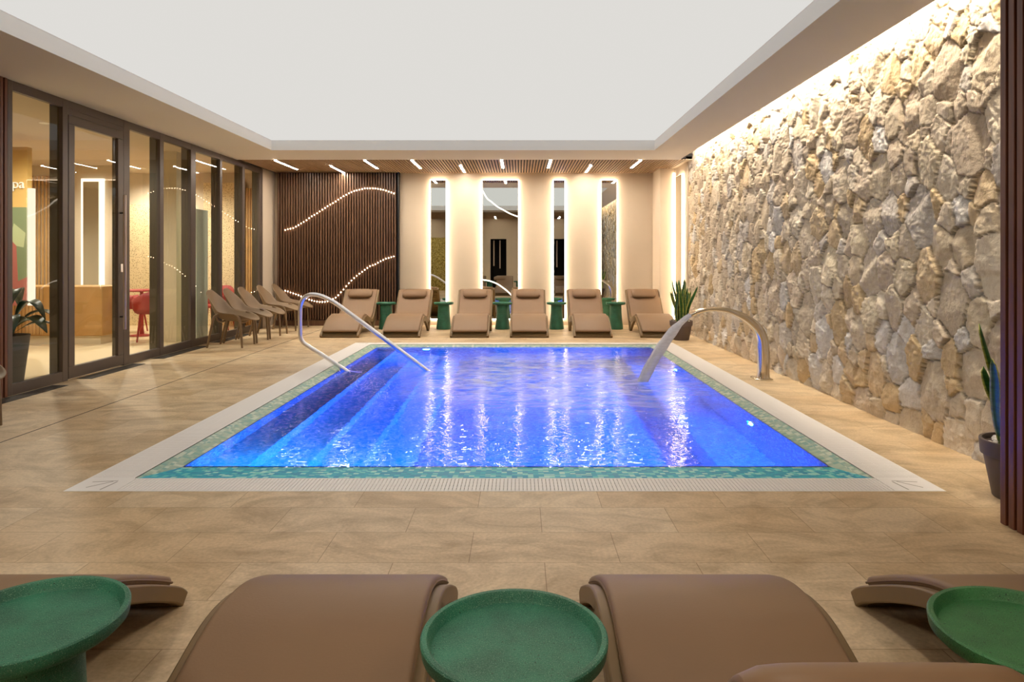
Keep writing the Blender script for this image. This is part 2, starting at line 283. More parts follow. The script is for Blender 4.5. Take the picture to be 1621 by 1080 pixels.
# ------------------------------------------------------------ mesh helpers
def tag(o, label=None, cat=None, group=None, kind=None):
    if label: o['label'] = label
    if cat: o['category'] = cat
    if group: o['group'] = group
    if kind: o['kind'] = kind
    return o
def empty(name, loc=(0, 0, 0), rz=0, label=None, cat=None, group=None):
    o = bpy.data.objects.new(name, None); o.empty_display_size = .1; COL.objects.link(o)
    o.location = loc; o.rotation_euler.z = rz; return tag(o, label, cat, group)
def children(o): return [c for c in bpy.data.objects if c.parent == o]
def copy_tree(o, parent=None):
    kids = children(o); c = o.copy(); COL.objects.link(c)
    if parent: c.parent = parent
    for k in kids: copy_tree(k, c)
    return c
class MB:
    def __init__(s): s.v = []; s.f = []
    def box(s, x0, x1, y0, y1, z0, z1):
        k = len(s.v)
        s.v += [(x, y, z) for z in (z0, z1) for y in (y0, y1) for x in (x0, x1)]
        s.f += [tuple(k+i for i in q) for q in ((0, 2, 3, 1), (4, 5, 7, 6), (0, 1, 5, 4), (2, 6, 7, 3), (0, 4, 6, 2), (1, 3, 7, 5))]
        return s
    def poly(s, pts):
        k = len(s.v); s.v += [tuple(p) for p in pts]; s.f.append(tuple(range(k, k+len(pts)))); return s
    def ring_sweep(s, rings, cap=True, closed=False):
        k = len(s.v); n = len(rings[0])
        for r in rings: s.v += [tuple(p) for p in r]
        m = len(rings)
        for i in range(m if closed else m-1):
            a = k+i*n; b = k+((i+1) % m)*n
            for j in range(n):
                j2 = (j+1) % n; s.f.append((a+j, a+j2, b+j2, b+j))
        if cap and not closed:
            s.f.append(tuple(k+j for j in range(n))[::-1]); s.f.append(tuple(k+(m-1)*n+j for j in range(n)))
        return s
    def tube(s, pts, rad, n=10):
        pts = [Vector(p) for p in pts]; R = rad if isinstance(rad, (list, tuple)) else [rad]*len(pts)
        rings = []; up = None
        for i, p in enumerate(pts):
            d = (pts[min(i+1, len(pts)-1)]-pts[max(i-1, 0)]).normalized()
            if up is None: up = d.orthogonal().normalized()
            up = (up-d*up.dot(d)).normalized(); w = d.cross(up)
            rings.append([p+up*R[i]*math.cos(2*PI*j/n)+w*R[i]*math.sin(2*PI*j/n) for j in range(n)])
        return s.ring_sweep(rings)
    def lathe(s, prof, c=(0, 0, 0), n=48):
        rings = [[(c[0]+r*math.cos(2*PI*j/n), c[1]+r*math.sin(2*PI*j/n), c[2]+z) for j in range(n)] for r, z in prof]
        return s.ring_sweep(rings)
    def band(s, path, x0, x1, th, z_axis_first=False):
        """sweep a rectangle: path in (y,z); width x0..x1; thickness th centred (or list)"""
        p = [Vector((0, a, b)) for a, b in path]; T = th if isinstance(th, (list, tuple)) else [th]*len(p); rings = []
        for i in range(len(p)):
            d = (p[min(i+1, len(p)-1)]-p[max(i-1, 0)]).normalized(); nrm = Vector((0, -d.z, d.y)); h = T[i]/2
            rings.append([p[i]+nrm*h+Vector((x0, 0, 0)), p[i]+nrm*h+Vector((x1, 0, 0)), p[i]-nrm*h+Vector((x1, 0, 0)), p[i]-nrm*h+Vector((x0, 0, 0))])
        return s.ring_sweep(rings)
    def build(s, name, m, parent=None, smooth=False, bevel=0, sub=0, seg=2, solid=0):
        me = bpy.data.meshes.new(name); me.from_pydata(s.v, [], s.f); me.update()
        import bmesh
        bm = bmesh.new(); bm.from_mesh(me); bmesh.ops.recalc_face_normals(bm, faces=bm.faces); bm.to_mesh(me); bm.free()
        o = bpy.data.objects.new(name, me); COL.objects.link(o)
        if m: me.materials.append(m)
        if parent: o.parent = parent
        if solid:
            q = o.modifiers.new('solid', 'SOLIDIFY'); q.thickness = solid; q.offset = 0
        if bevel:
            q = o.modifiers.new('bevel', 'BEVEL'); q.width = bevel; q.segments = seg; q.limit_method = 'ANGLE'; q.angle_limit = .6
        if sub:
            q = o.modifiers.new('sub', 'SUBSURF'); q.levels = sub; q.render_levels = sub
        if smooth or sub or bevel:
            me.polygons.foreach_set('use_smooth', [True]*len(me.polygons))
        if (smooth or bevel) and not sub: me.set_sharp_from_angle(angle=.7)
        return o
def smooth_path(pts, k=6):
    pts = [Vector(p) for p in pts]; out = []
    for i in range(len(pts)-1):
        p0 = pts[max(i-1, 0)]; p1 = pts[i]; p2 = pts[i+1]; p3 = pts[min(i+2, len(pts)-1)]
        for j in range(k):
            t = j/k
            out.append(.5*((2*p1)+(p2-p0)*t+(2*p0-5*p1+4*p2-p3)*t*t+(3*p1-p0-3*p2+p3)*t**3))
    out.append(pts[-1]); return out
def struct(o): o['kind'] = 'structure'; return o
BX = lambda *a: MB().box(*a)
# ------------------------------------------------------------ shell
XL, XR, YB, YF, ZC = -4.48, 2.735, 12.5, -1.6, 2.78
PX0, PX1, PY0, PY1 = -2.36, 2.21, 3.53, 9.84        # outer edge of the white rim
QX0, QX1, QY0, QY1 = -2.11, 1.95, 3.74, 9.66        # inner edge of the rim
fl = MB()
fl.box(XL-.12, PX0, YF-.1, YB+.1, -.12, 0).box(PX1, XR+.15, YF-.1, YB+.1, -.12, 0)
fl.box(PX0, PX1, YF-.1, PY0, -.12, 0).box(PX0, PX1, PY1, YB+.1, -.12, 0)
struct(fl.build('floor', M['floor']))
struct(BX(-3.405, -3.395, 2.2, 12.3, -.001, .0012).build('trim_1', M['vent']))         # slot drain along the window side
struct(BX(XL-.2, XR+.2, YB, YB+.12, 0, 3.1).build('wall_back', M['plaster']))
rw = MB()
rw.box(XL-.1, -1.12, YF-.12, YF, 0, 3.1).box(-.50, 1.33, YF-.12, YF, 0, 3.1).box(1.95, XR+.3, YF-.12, YF, 0, 3.1).box(-1.12, -.5, YF-.12, YF, 2.0, 3.1).box(1.33, 1.95, YF-.12, YF, 2.0, 3.1)
struct(rw.build('wall_front', M['plaster']))
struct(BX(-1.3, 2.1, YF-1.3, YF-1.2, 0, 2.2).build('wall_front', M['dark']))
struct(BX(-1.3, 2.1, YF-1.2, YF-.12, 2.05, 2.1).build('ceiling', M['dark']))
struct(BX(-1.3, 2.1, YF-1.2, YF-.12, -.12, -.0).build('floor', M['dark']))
struct(BX(XL-.14, XL, 11.9, YB, 0, 3.1).build('wall_left', M['plaster']))
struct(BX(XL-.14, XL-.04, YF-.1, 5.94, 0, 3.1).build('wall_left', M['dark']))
rr = MB().box(XR-.03, XR+.12, 11.02, YB, 0, 3.1).box(2.44, XR-.03, 11.85, YB, 0, 3.1)
struct(rr.build('wall_right', M['plaster'], bevel=.01))
struct(BX(XR+.05, XR+.15, YF-.1, 11.02, 0, 3.2).build('wall_right', M['plaster']))
struct(MB().box(XL, 2.44, YB-.015, YB, 0, .07).build('baseboard_back', M['plaster']))
# soffit ring round the raised stretch ceiling
RX0, RX1, RY0, RY1 = -3.58, 1.96, 3.0, 9.86
SX = 2.535
so = MB()
so.box(XL-.02, RX0, 2.1, 10.8, ZC, 3.0).box(RX1, SX, 2.1, 10.8, ZC, 3.0)
so.box(RX0, RX1, RY1, 10.8, ZC, 3.0).box(RX0, RX1, 2.1, RY0, ZC, 3.0)
struct(so.build('ceiling', M['soffit']))
fa = MB()
for x0, x1, y0, y1 in ((RX0, RX0+.006, RY0, RY1), (RX1-.006, RX1, RY0, RY1), (RX0, RX1, RY1-.006, RY1), (RX0, RX1, RY0, RY0+.006)): fa.box(x0, x1, y0, y1, ZC, 2.912)
struct(fa.build('trim_2', M['fascia']))
struct(BX(RX0, RX1, RY0, RY1, 2.925, 2.94).build('ceiling', M['stretch']))
struct(BX(SX-.05, XR+.12, 2.1, 11.02, 3.1, 3.2).build('ceiling', M['plaster']))
struct(BX(SX-.02, SX, 2.1, 10.8, 3.0, 3.1).build('ceiling', M['plaster']))
# slatted ceilings at both ends
for (y0, y1) in ((10.8, YB), (YF, 2.1)):
    m = MB(); n = 147
    for i in range(n):
        x = -4.42+i*.048
        m.box(x, x+.026, y0+.001, y1, ZC, ZC+.012)
    o = m.build('ceiling', M['slat_ceiling']); struct(o)
    struct(BX(XL-.02, XR+.1, y0, y1, ZC+.0121, ZC+.1).build('ceiling', M['dark']))  # dark sheet set close behind the slats in place of shade in the gaps
    struct(BX(-4.42+147*.048, XR+.02, y0, y1, ZC, ZC+.05).build('ceiling', M['plaster']))
# linear lamps let into the slats
lamps = [(-3.87, 10.82, 11.9), (-3.17, 11.53, 12.47), (-2.45, 10.82, 11.81), (-1.70, 10.82, 11.76), (-.986, 11.45, 12.3), (-.28, 10.82, 11.72), (.497, 10.82, 11.72), (1.20, 11.45, 12.3), (1.92, 10.82, 11.72)]
where = ['nearest the glass wall', 'shining down onto the slatted wave panel', 'over the lounger at the wave panel', 'at the right end of the wave panel', 'between the first two mirrors', 'over the wide mirror', 'before the third mirror', 'between the third and fourth mirror', 'nearest the stone wall']
def lamp(x, y0, y1, label, group):
    e = empty('ceiling_lamp', ((x), (y0+y1)/2, ZC), 0, label, 'lamp', group); h = (y1-y0)/2
    MB().box(-.026, -.02, -h, h, -.012, .03).box(.02, .026, -h, h, -.012, .03).build('housing', M['steel_b'], e)
    BX(-.02, .02, -h, h, -.01, .02).build('diffuser', M['strip'], e); return e
for (x, y0, y1), w in zip(lamps, where): lamp(x, y0, y1, 'bright linear ceiling lamp '+w, 'linear lamps in the slatted ceiling')
for i, x in enumerate((-3.5, -2.2, -.9, .35, 1.5)):
    lamp(x, -1.35+1.9*(i % 2), -.35+1.9*(i % 2), 'linear lamp in the slatted ceiling seen only in the mirrors', 'linear lamps reflected in the mirrors')
# rear wall furnishing seen in the mirrors
tag(BX(-3.75, -2.75, YF+.003, YF+.02, 0, 2.05).build('mosaic_panel', M['gold']), 'gold mosaic wall panel reflected in the narrow mirror beside the wave panel', 'wall panel')
for i, (x, z) in enumerate(((-1.02, .95), (-.78, .85), (1.45, .9))):
    mm = MB().box(x, x+.05, YF-.3, YF-.26, z, 1.95)
    tag(mm.build('hanging_towel', M['towel'], bevel=.01), ('shorter pale towel hanging in the dark doorway reflected in the widest mirror', 'longer pale towel hanging in the dark doorway reflected in the widest mirror', 'pale towel hanging in the dark doorway reflected in the narrowest mirror')[i], 'towel', 'towels in the dark doorways')
# ------------------------------------------------------------ left glass wall
def glazing(y0, y1, idx, door=False):
    """fixed pane between mullions; its frame, fin and glass"""
    e = empty('window_%d' % idx, (XL, y0, 0)); struct(e)
    return e
edges = [(6.02, 6.68), (7.83, 8.49), (8.58, 9.29), (9.43, 10.19), (10.27, 11.02), (11.12, 11.75)]
mull = [(5.96, 6.02), (6.68, 6.76), (7.71, 7.83), (8.49, 8.58), (9.29, 9.43), (10.19, 10.27), (11.02, 11.12), (11.75, 11.89)]
fr = MB()
for a, b in mull: fr.box(XL-.03, XL+.01, a, b, 0, ZC)
fr.box(XL-.04, XL+.008, 5.96, 11.89, ZC-.085, ZC).box(XL-.04, XL+.008, 5.96, 6.76, 0, .10).box(XL-.04, XL+.008, 7.71, 11.89, 0, .10)
fo = struct(fr.build('window_1', M['frame'], bevel=.004))
fi = MB()
for a, b in mull[1:]: fi.box(XL-.13, XL-.031, a+.015, b-.015, .0, ZC)
fi.build('fin', M['frame_in'], fo); fo['label'] = 'bronze framed glass wall'
for i, (a, b) in enumerate(edges): BX(XL-.026, XL-.018, a-.01, b+.01, .09, ZC-.08).build('glass_pane', M['glass'], fo)
dm = MB().box(XL-.035, XL+.012, 6.765, 7.705, .0+.012, .13).box(XL-.035, XL+.012, 6.765, 7.705, 2.55, 2.64).box(XL-.035, XL+.012, 6.765, 6.86, .1302, 2.5498).box(XL-.035, XL+.012, 7.6, 7.705, .1302, 2.5498)
do = struct(dm.build('door_1', M['frame'], bevel=.004))
BX(XL-.012, XL-.004, 6.85, 7.61, .12, 2.56).build('glass_pane', M['glass'], do)
hm = MB().tube([(XL+.075, 7.62, .42), (XL+.075, 7.62, 1.92)], .018, 14)
h = hm.build('door_handle', M['steel_b'], do, smooth=True)
MB().tube([(XL+.01, 7.64, .56), (XL+.07, 7.62, .56)], .008).tube([(XL+.01, 7.64, 1.72), (XL+.07, 7.62, 1.72)], .008).build('bracket', M['black'], h, smooth=True)
BX(XL+.012, XL+.02, 7.64, 7.68, 1.06, 1.15).build('lock', M['steel'], do)
struct(BX(XL-.035, XL+.008, 6.76, 7.71, 2.642, 2.694).build('trim_3', M['frame']))
# narrow dark floor grilles along the glass
for i, (a, b) in enumerate(((5.5, 6.5), (6.86, 7.85), (8.25, 9.45), (9.85, 11.0))):
    g = MB()
    n = int((b-a)/.02)
    for k in range(9): g.box(XL+.03+k*.0165, XL+.03+k*.0165+.011, a, b, -.002, .003)
    e = empty('floor_grille', (0, 0, 0)); w = ('before the leftmost pane', 'before the glass door', 'beyond the door, before two panes', 'behind the legs of the chair row')[i]
    tag(e, 'long dark floor grille in the tiles '+w, 'floor grille', 'floor grilles along the glass wall')
    g.build('grille_bars', M['vent'], e); BX(XL+.025, XL+.185, a-.005, b+.005, -.003, .0008).build('grille_base', M['dark'], e)
# near wood cladding on the left and the slat screen on the right
def slats(name, xs, y0, y1, w, d, z0, z1, axis, m, parent=None):
    b = MB()
    for c in xs:
        if axis == 'x': b.box(c-w/2, c+w/2, y0, y1, z0, z1)
        else: b.box(y0, y1, c-w/2, c+w/2, z0, z1)
    return b.build(name, m, parent, bevel=.003)
e = empty('slat_cladding', (XL, 5.9, 0)); e['category'] = 'wall panel'; e['label'] = 'brown wood slat cladding beside the leftmost glass pane'
o = slats('slat', [5.93-.05*i for i in range(50)], XL-.03, XL+.02, .034, 0, 0, ZC, 'y', M['walnut_red']); o.parent = e; o.location = (-XL, -5.9, 0); o['kind'] = 'stuff'
e = empty('slat_screen', (2.19, 3.08, 0)); e['category'] = 'screen'; e['label'] = 'dark red-brown wood slat screen by the potted plant at the stone wall'
for i in range(60):
    y = 3.09-.052*i
    BX(0, .085, y-3.08-.018, y-3.08+.018, 0, ZC).build('slat', M['walnut_red'], e, bevel=.003)
BX(.0855, .11, -3.6, .03, 0, ZC).build('backing', M['dark'], e)
# ------------------------------------------------------------ reception behind the glass
struct(BX(-9.5, XL-.13, 4.2, 12.62, -.1, 0).build('floor', M['roomfloor']))
struct(BX(-9.5, XL-.14, 4.2, 12.62, 2.78, 2.86).build('ceiling', M['roomwall']))
struct(BX(-9.6, -9.5, 4.2, 12.62, 0, 2.86).build('wall_left', M['roomwall']))
struct(BX(-9.5, XL-.14, 12.5, 12.62, 0, 2.86).build('wall_back', M['roomwall']))
struct(BX(-9.5, XL-.14, 4.1, 4.2, 0, 2.86).build('wall_front', M['roomwall']))
e = empty('reception_desk', (-6.62, 9.9, 0), 0, 'low oak reception desk behind the glass door', 'desk')
BX(-.9, .72, -.25, .3, .12, .82).build('body', M['desk'], e, bevel=.01); BX(-.85, .68, -.22, .25, 0, .12).build('plinth', M['cream'], e)
o = slats('front_slat', [-.88+i*.05 for i in range(16)], -.27, -.25, .04, 0, .14, .80, 'x', M['oak'], e)
o['kind'] = 'stuff'
e = empty('sign_panel', (-6.70, 8.6, 0), 0, 'yellow panel lettered spa over a red and green leaf mural', 'sign')
BX(-.7, .5, 0, .08, 1.86, 2.62).build('board', M['board'], e); BX(-.7, .5, .0, .07, .62, 1.86).build('mural', M['mural'], e)
BX(.5, .56, -.0, .06, .62, 2.1).build('led_edge', emit('cream_led', (1, .88, .68), 1.0), e)
tx = bpy.data.curves.new('letters', 'FONT'); tx.body = 'spa'; tx.size = .168; tx.extrude = .006; tx.align_x = 'RIGHT'
to = bpy.data.objects.new('letters', tx); COL.objects.link(to); to.parent = e; to.location = (.47, -.008, 2.1); to.rotation_euler = (PI/2, 0, 0); tx.materials.append(M['white'])
bpy.context.view_layer.update(); lm = bpy.data.meshes.new_from_object(to.evaluated_get(bpy.context.evaluated_depsgraph_get())); lo_ = bpy.data.objects.new('letters', lm); COL.objects.link(lo_); lo_.parent = e; lo_.location = to.location; lo_.rotation_euler = to.rotation_euler; bpy.data.objects.remove(to); lo_.name = 'letters'
e = empty('backlit_mirror', (-7.14, 11.4, 0), 0, 'tall mirror with glowing edges on the reception wall behind the desk', 'mirror')
BX(-.13, .13, -.03, 0, .3, 2.5).build('mirror_glass', M['mirror'], e); BX(-.185, .185, .001, .05, .25, 2.555).build('led_strip', emit('soft_led', (1, .84, .62), 1.6), e)
struct(BX(-8.6, -6.68, 11.45, 11.55, 0, 2.78).build('wall_back', M['roomwall']))
e = empty('slat_wall', (-7.85, 11.44, 0), 0, 'oak slat wall high behind the leaf mural in the reception', 'wall panel')
slats('slat', [-.55+i*.06 for i in range(15)], -.02, 0, .035, 0, .3, 2.6, 'x', M['oak'], e)['kind'] = 'stuff'
struct(BX(-5.3, -5.0, 9.95, 10.25, 0, 2.78).build('trim_4', M['cream']))
for x0, x1, z1, w in ((-7.35, -6.33, 2.2, 'behind the red armchairs'), (-5.75, -5.0, 2.6, 'behind the row of taupe chairs')):
    tag(BX(x0, x1, 12.42, 12.47, .0, z1).build('carved_screen', M['carved']), 'cream carved lattice screen in the reception '+w, 'screen', 'carved screens in the reception')
e = empty('oak_panel', (-4.79, 12.45, 0), 0, 'ribbed oak panel seen through the farthest glass pane', 'wall panel')
slats('rib', [-.17+i*.045 for i in range(8)], -.03, 0, .035, 0, 0, 2.5, 'x', M['oak'], e)['kind'] = 'stuff'
tag(BX(-4.74, -4.71, 9.95, 10.32, .0, 1.94).build('frosted_screen', M['frost']), 'pale frosted glass screen behind the middle panes', 'screen')
dl = [(-5.5, 7.9, 'nearest the glass door'), (-5.6, 10.9, 'above the red armchairs'), (-7.3, 7.4, 'above the plant side'), (-7.2, 10.0, 'above the oak desk'), (-6.5, 11.8, 'before the carved screen')]
for x, y, w in dl:  # no such lamps seen; added to brighten the reception behind the glass
    e = empty('fill_light', (x, y, 2.78), 0, 'small round fill light added in the reception ceiling '+w, 'lamp', 'fill lights added in the reception ceiling')
    MB().lathe([(.030, 0), (.052, 0), (.052, -.004), (.034, -.004)], n=24).build('trim_ring', M['white'], e)
    MB().lathe([(.001, -.001), (.033, -.001), (.033, -.003), (.001, -.003)], n=24).build('lens', M['fill_led'], e)
    l = bpy.data.lights.new('fill_light_beam', 'SPOT'); l.energy = 120; l.spot_size = 2.8; l.spot_blend = .7; l.shadow_soft_size = .03; l.color = (1, .92, .80)
    q = bpy.data.objects.new('fill_light_beam', l); COL.objects.link(q); q.location = (x, y, 2.74)
# ------------------------------------------------------------ stone wall
def stone_wall():
    y0, y1, z0, z1 = 2.4, 11.02, 0.0, 3.1
    rnd = np.random.default_rng(5)
    # sites of varied size; a power diagram of them gives straight-edged interlocking stones
    sites = []; rad = []
    for r, tries in ((.165, 200), (.13, 900), (.10, 4000), (.075, 9000), (.052, 7000)):
        for _ in range(tries):
            p = (rnd.uniform(y0-.2, y1+.2), rnd.uniform(z0-.2, z1+.2)); rr = r*rnd.uniform(.88, 1.12)
            if sites:
                A = np.array(sites); R = np.array(rad)
                if (np.hypot((A[:, 0]-p[0])*1.12, (A[:, 1]-p[1])*.9) < (R+rr)*.86).any(): continue
            sites.append(p); rad.append(rr)
    A = np.array(sites); R = np.array(rad); n = len(A)
    def vn(y, z, f, sd):
        g = np.random.default_rng(sd).random((256, 256)); a = y*f; b = z*f; i = np.floor(a).astype(int); j = np.floor(b).astype(int)
        u = a-i; v = b-j; u = u*u*(3-2*u); v = v*v*(3-2*v); i %= 255; j %= 255
        return (g[i, j]*(1-u)+g[i+1, j]*u)*(1-v)+(g[i, j+1]*(1-u)+g[i+1, j+1]*u)*v-.5
    # grid, finer near the camera
    ys = [y0]
    while ys[-1] < y1: ys.append(ys[-1]+max(.0068, .0026*ys[-1]))
    ys = np.array(ys); ys[-1] = y1; zs = np.linspace(z0, z1, 330)
    Y, Z = np.meshgrid(ys, zs, indexing='ij'); sh = Y.shape
    y = Y.ravel(); z = Z.ravel()
    wy = (y+.022*vn(y, z, 9, 1)+.010*vn(y, z, 46, 2))*1.12; wz = (z+.022*vn(y, z, 9, 3)+.010*vn(y, z, 46, 4))*.9
    B = A*np.array([1.12, .9])
    f1 = np.full(y.size, 9.); f2 = np.full(y.size, 9.); i1 = np.zeros(y.size, int); i2 = np.zeros(y.size, int)
    for k in range(n):
        m = np.where((np.abs(y-A[k, 0]) < .5) & (np.abs(z-A[k, 1]) < .5))[0]
        if not m.size: continue
        d = (wy[m]-B[k, 0])**2+(wz[m]-B[k, 1])**2-R[k]**2
        b1 = d < f1[m]; mm = m[b1]; f2[mm] = f1[mm]; i2[mm] = i1[mm]; f1[mm] = d[b1]; i1[mm] = k
        b2 = (~b1) & (d < f2[m]); mm = m[b2]; f2[mm] = d[b2]; i2[mm] = k
    edge = (f2-f1)/(2*np.maximum(np.hypot(B[i1, 0]-B[i2, 0], B[i1, 1]-B[i2, 1]), .02))
    off = rnd.uniform(.0, .016, n); ty = rnd.normal(0, .06, n); tz = rnd.normal(0, .06, n)
    h = off[i1]+ty[i1]*(y-A[i1, 0])+tz[i1]*(z-A[i1, 1])
    for q in range(3):                       # split facets
        fy = rnd.normal(0, .16, n); fz = rnd.normal(0, .16, n); fo_ = rnd.uniform(.003, .016, n)
        h = np.minimum(h, off[i1]+fo_[i1]+fy[i1]*(y-A[i1, 0])+fz[i1]*(z-A[i1, 1]))
    e = np.clip(edge/.007, 0, 1); h = np.maximum(h, -.02)+.03
    h = h-(1-e)**2*.005-.026*(1-np.clip(edge/.0038, 0, 1))
    rough_ = rnd.uniform(.5, 1.3, n)[i1]
    h += rough_*(.009*vn(y, z, 17, 5)+.008*np.abs(vn(y, z, 36, 6))*2+.006*vn(y, z, 85, 7))
    X = XR+.035-h
    pal = np.array([lin(c) for c in ((226, 212, 186), (218, 202, 176), (210, 196, 174), (232, 220, 200), (220, 198, 162), (206, 190, 168), (226, 222, 218), (214, 206, 196), (214, 190, 150), (222, 206, 184), (216, 202, 180), (228, 214, 192))])
    col = pal[rnd.integers(0, len(pal), n)]*rnd.uniform(.88, 1.1, (n, 1))
    cc = col[i1]*(.5+.5*np.clip(edge/.005, 0, 1))[:, None]
    me = bpy.data.meshes.new('wall_right'); V = np.stack([X, y, z], 1).astype(np.float32)
    ny, nz = sh; idx = np.arange(ny*nz).reshape(sh)
    q = np.stack([idx[:-1, :-1], idx[:-1, 1:], idx[1:, 1:], idx[1:, :-1]], -1).reshape(-1, 4)
    me.vertices.add(len(V)); me.vertices.foreach_set('co', V.ravel()); me.loops.add(q.size); me.loops.foreach_set('vertex_index', q.ravel().astype(np.int32))
    me.polygons.add(len(q)); me.polygons.foreach_set('loop_start', np.arange(0, q.size, 4, dtype=np.int32)); me.update(calc_edges=True)
    ca = me.color_attributes.new('Col', 'FLOAT_COLOR', 'POINT'); ca.data.foreach_set('color', np.concatenate([cc, np.ones((len(cc), 1))], 1).astype(np.float32).ravel())
    me.materials.append(M['stone']); o = bpy.data.objects.new('wall_right', me); COL.objects.link(o)
    return struct(o)
stone_wall()
# cove lamps washing the stone wall from the slot above
e = empty('cove_light', (2.575, 6.5, 3.0), 0, 'warm cove light hidden in the ceiling slot above the stone wall', 'lamp')
cv = MB()
for k in range(28): cv.box(-.03, .03, -4.3+.3*k, -4.3+.3*k+.17, .05, .06)
cv.build('led_strip', M['cove'], e)
BX(-.045, .045, -4.35, 4.22, .06, .1).build('channel', M['white'], e)
# ------------------------------------------------------------ back wall: slat panel with two light waves, mirrors
e = empty('wave_panel', (0, 12.4, 0), 0, 'dark walnut slat wall panel with two glowing wave lines', 'wall panel')
sx = [-4.36+.048*i for i in range(45)]
for x in sx: BX(x-.0125, x+.0125, -.05, .04, .11, ZC-.01).build('slat', M['walnut'], e, bevel=.002)
BX(-4.41, -2.185, .04, .095, 0, ZC).build('backing', M['backing'], e); BX(-4.41, -2.185, -.045, .04, 0, .1).build('plinth', M['walnut'], e)
MB().box(-2.20, -2.18, -.055, .04, 0, ZC).build('edge', M['black'], e)
w1 = [(450, 364.5), (465, 361), (476, 354.5), (485, 349), (492, 343.5), (501, 338.5), (509, 333), (521, 325), (530, 320), (537, 315), (545, 310), (554, 305), (562, 302), (570, 300), (578, 298), (593.5, 298), (606.5, 300.5), (615, 303), (623, 306)]
w2 = [(452, 460.5), (457, 462), (465, 464.8), (473, 467.5), (481, 471), (487, 473.5), (493, 475.5), (500, 477.5), (506, 478.2), (514, 478.2), (521, 476.5), (529.5, 472.5), (534, 469.5), (538, 465), (543, 459.5), (550, 451), (558, 442.8), (563, 438.5), (570, 433), (578, 427), (586, 421.5), (594.5, 418.5), (603, 413.5), (611, 409.7), (623, 406)]
def wave(pts, sgn):
    us = [p[0] for p in pts]; vs = [p[1] for p in pts]; d = MB()
    for a, b in zip(sx[:-1], sx[1:]):
        x = (a+b)/2; u = x*F/12.37+CX
        if u < us[0]-2 or u > us[-1]+2: continue
        v = np.interp(u, us, vs); z = EYE-(v-CY)/F*12.37
        BX(x-.006, x+.006, -.036, .012, z-.006, z+.006).build('led_dot', M['led_soft'], e)
wave(w1, -1); wave(w2, 1)
mir = [(681.7, 706, 'narrow tall backlit mirror beside the walnut slat panel'), (763.7, 820.4, 'widest backlit mirror, crossed by two glowing curved lines'), (876.5, 894, 'narrowest backlit mirror, right of the widest one'), (951.9, 976.3, 'tall backlit mirror reflecting the stone wall')]
YM = 12.44
for u0, u1, lab in mir:
    x0 = (u0-CX)/F*YM; x1 = (u1-CX)/F*YM; w = (x1-x0)/2
    e = empty('wall_mirror', ((x0+x1)/2, YM, 0), 0, lab, 'mirror', 'backlit mirrors on the back wall')
    BX(-w, w, 0, .008, .12, 2.645).build('mirror_glass', M['mirror'], e)
    BX(-w-.011, w+.011, .0085, .056, .105, 2.658).build('led_strip', M['led'], e)
    if w > .25:
        for pts in (((764, 302), (771, 314), (778, 319.5), (787, 327), (796, 332), (808, 338.5), (820, 343)), ((764, 443), (771, 444), (778, 445.8), (788, 450), (796, 455.5), (803, 461), (809, 467), (820, 480))):
            a = smooth_path([P(u, v, YM-.008)-Vector(((x0+x1)/2, YM, 0)) for u, v in pts], 5)
            MB().tube(a, .010, 8).build('light_line', M['led_line'], e, smooth=True)
e = empty('wall_mirror', (XR-.045, 11.38, 0), 0, 'backlit mirror on the short side wall behind the potted snake plant', 'mirror', 'backlit mirrors on the back wall')
BX(-.035, -.028, -.2, .2, .12, 2.6).build('mirror_glass', M['mirror'], e); BX(-.0275, -.002, -.204, .204, .115, 2.605).build('led_strip', M['led'], e)
e = empty('wall_light', (2.70, 11.84, 0), 0, 'vertical warm light strip in the corner between pier and side wall', 'lamp')
BX(-.03, -.005, -.02, -.0, .1, 2.7).build('led_strip', M['led'], e)
# ------------------------------------------------------------ pool
pool = empty('swimming_pool', (0, 0, 0), 0, 'rectangular blue-lit pool set in the sandstone floor', 'pool')
WZ, BZ = -.03, -1.25
AX0, AX1, AY0, AY1 = -1.99, 1.84, 4.06, 9.56      # foot of the sloping ledge
lg = MB()
def quad(a, b, c, d): lg.poly([a, b, c, d])
zo, zi = -.004, -.032
lg.poly([(QX0, QY0, zo), (QX1, QY0, zo), (AX1, AY0, zi), (AX0, AY0, zi)]); lg.build('ledge', M['ledge'], pool); lg = MB()
lg.poly([(QX1, QY0, zo), (QX1, QY1, zo), (AX1, AY1, zi), (AX1, AY0, zi)])
lg.poly([(QX1, QY1, zo), (QX0, QY1, zo), (AX0, AY1, zi), (AX1, AY1, zi)])
lg.poly([(QX0, QY1, zo), (QX0, QY0, zo), (AX0, AY0, zi), (AX0, AY1, zi)])
lg.build('ledge', M['ledge_side'], pool)
bs = MB()
bs.poly([(AX0, AY0, BZ), (AX1, AY0, BZ), (AX1, AY1, BZ), (AX0, AY1, BZ)])
for a, b in (((AX0, AY0), (AX1, AY0)), ((AX1, AY0), (AX1, AY1)), ((AX1, AY1), (AX0, AY1)), ((AX0, AY1), (AX0, AY0))):
    bs.poly([(*a, BZ), (*b, BZ), (*b, zi), (*a, zi)])
bs.build('basin', M['mosaic'], pool)
for i, (xs, z) in enumerate(((-1.72, -.28), (-1.42, -.52), (-1.12, -.76), (-.82, -1.0))):
    BX(AX0+.002, xs, AY0+.002, AY1-.002, BZ+.002, z).build('step', M['tread'], pool)
BX(1.42, AX1-.002, AY0+.002, AY1-.002, BZ+.002, -.85).build('bench', M['mosaic'], pool)
BX(AX0-.10, AX1+.10, AY0-.28, AY1+.08, WZ-.0005, WZ).v
wm = MB().poly([(AX0-.02, AY0-.022, WZ), (AX1+.02, AY0-.022, WZ), (AX1+.02, AY1+.02, WZ), (AX0-.02, AY1+.02, WZ)])
wo = wm.build('water', M['water'], pool)
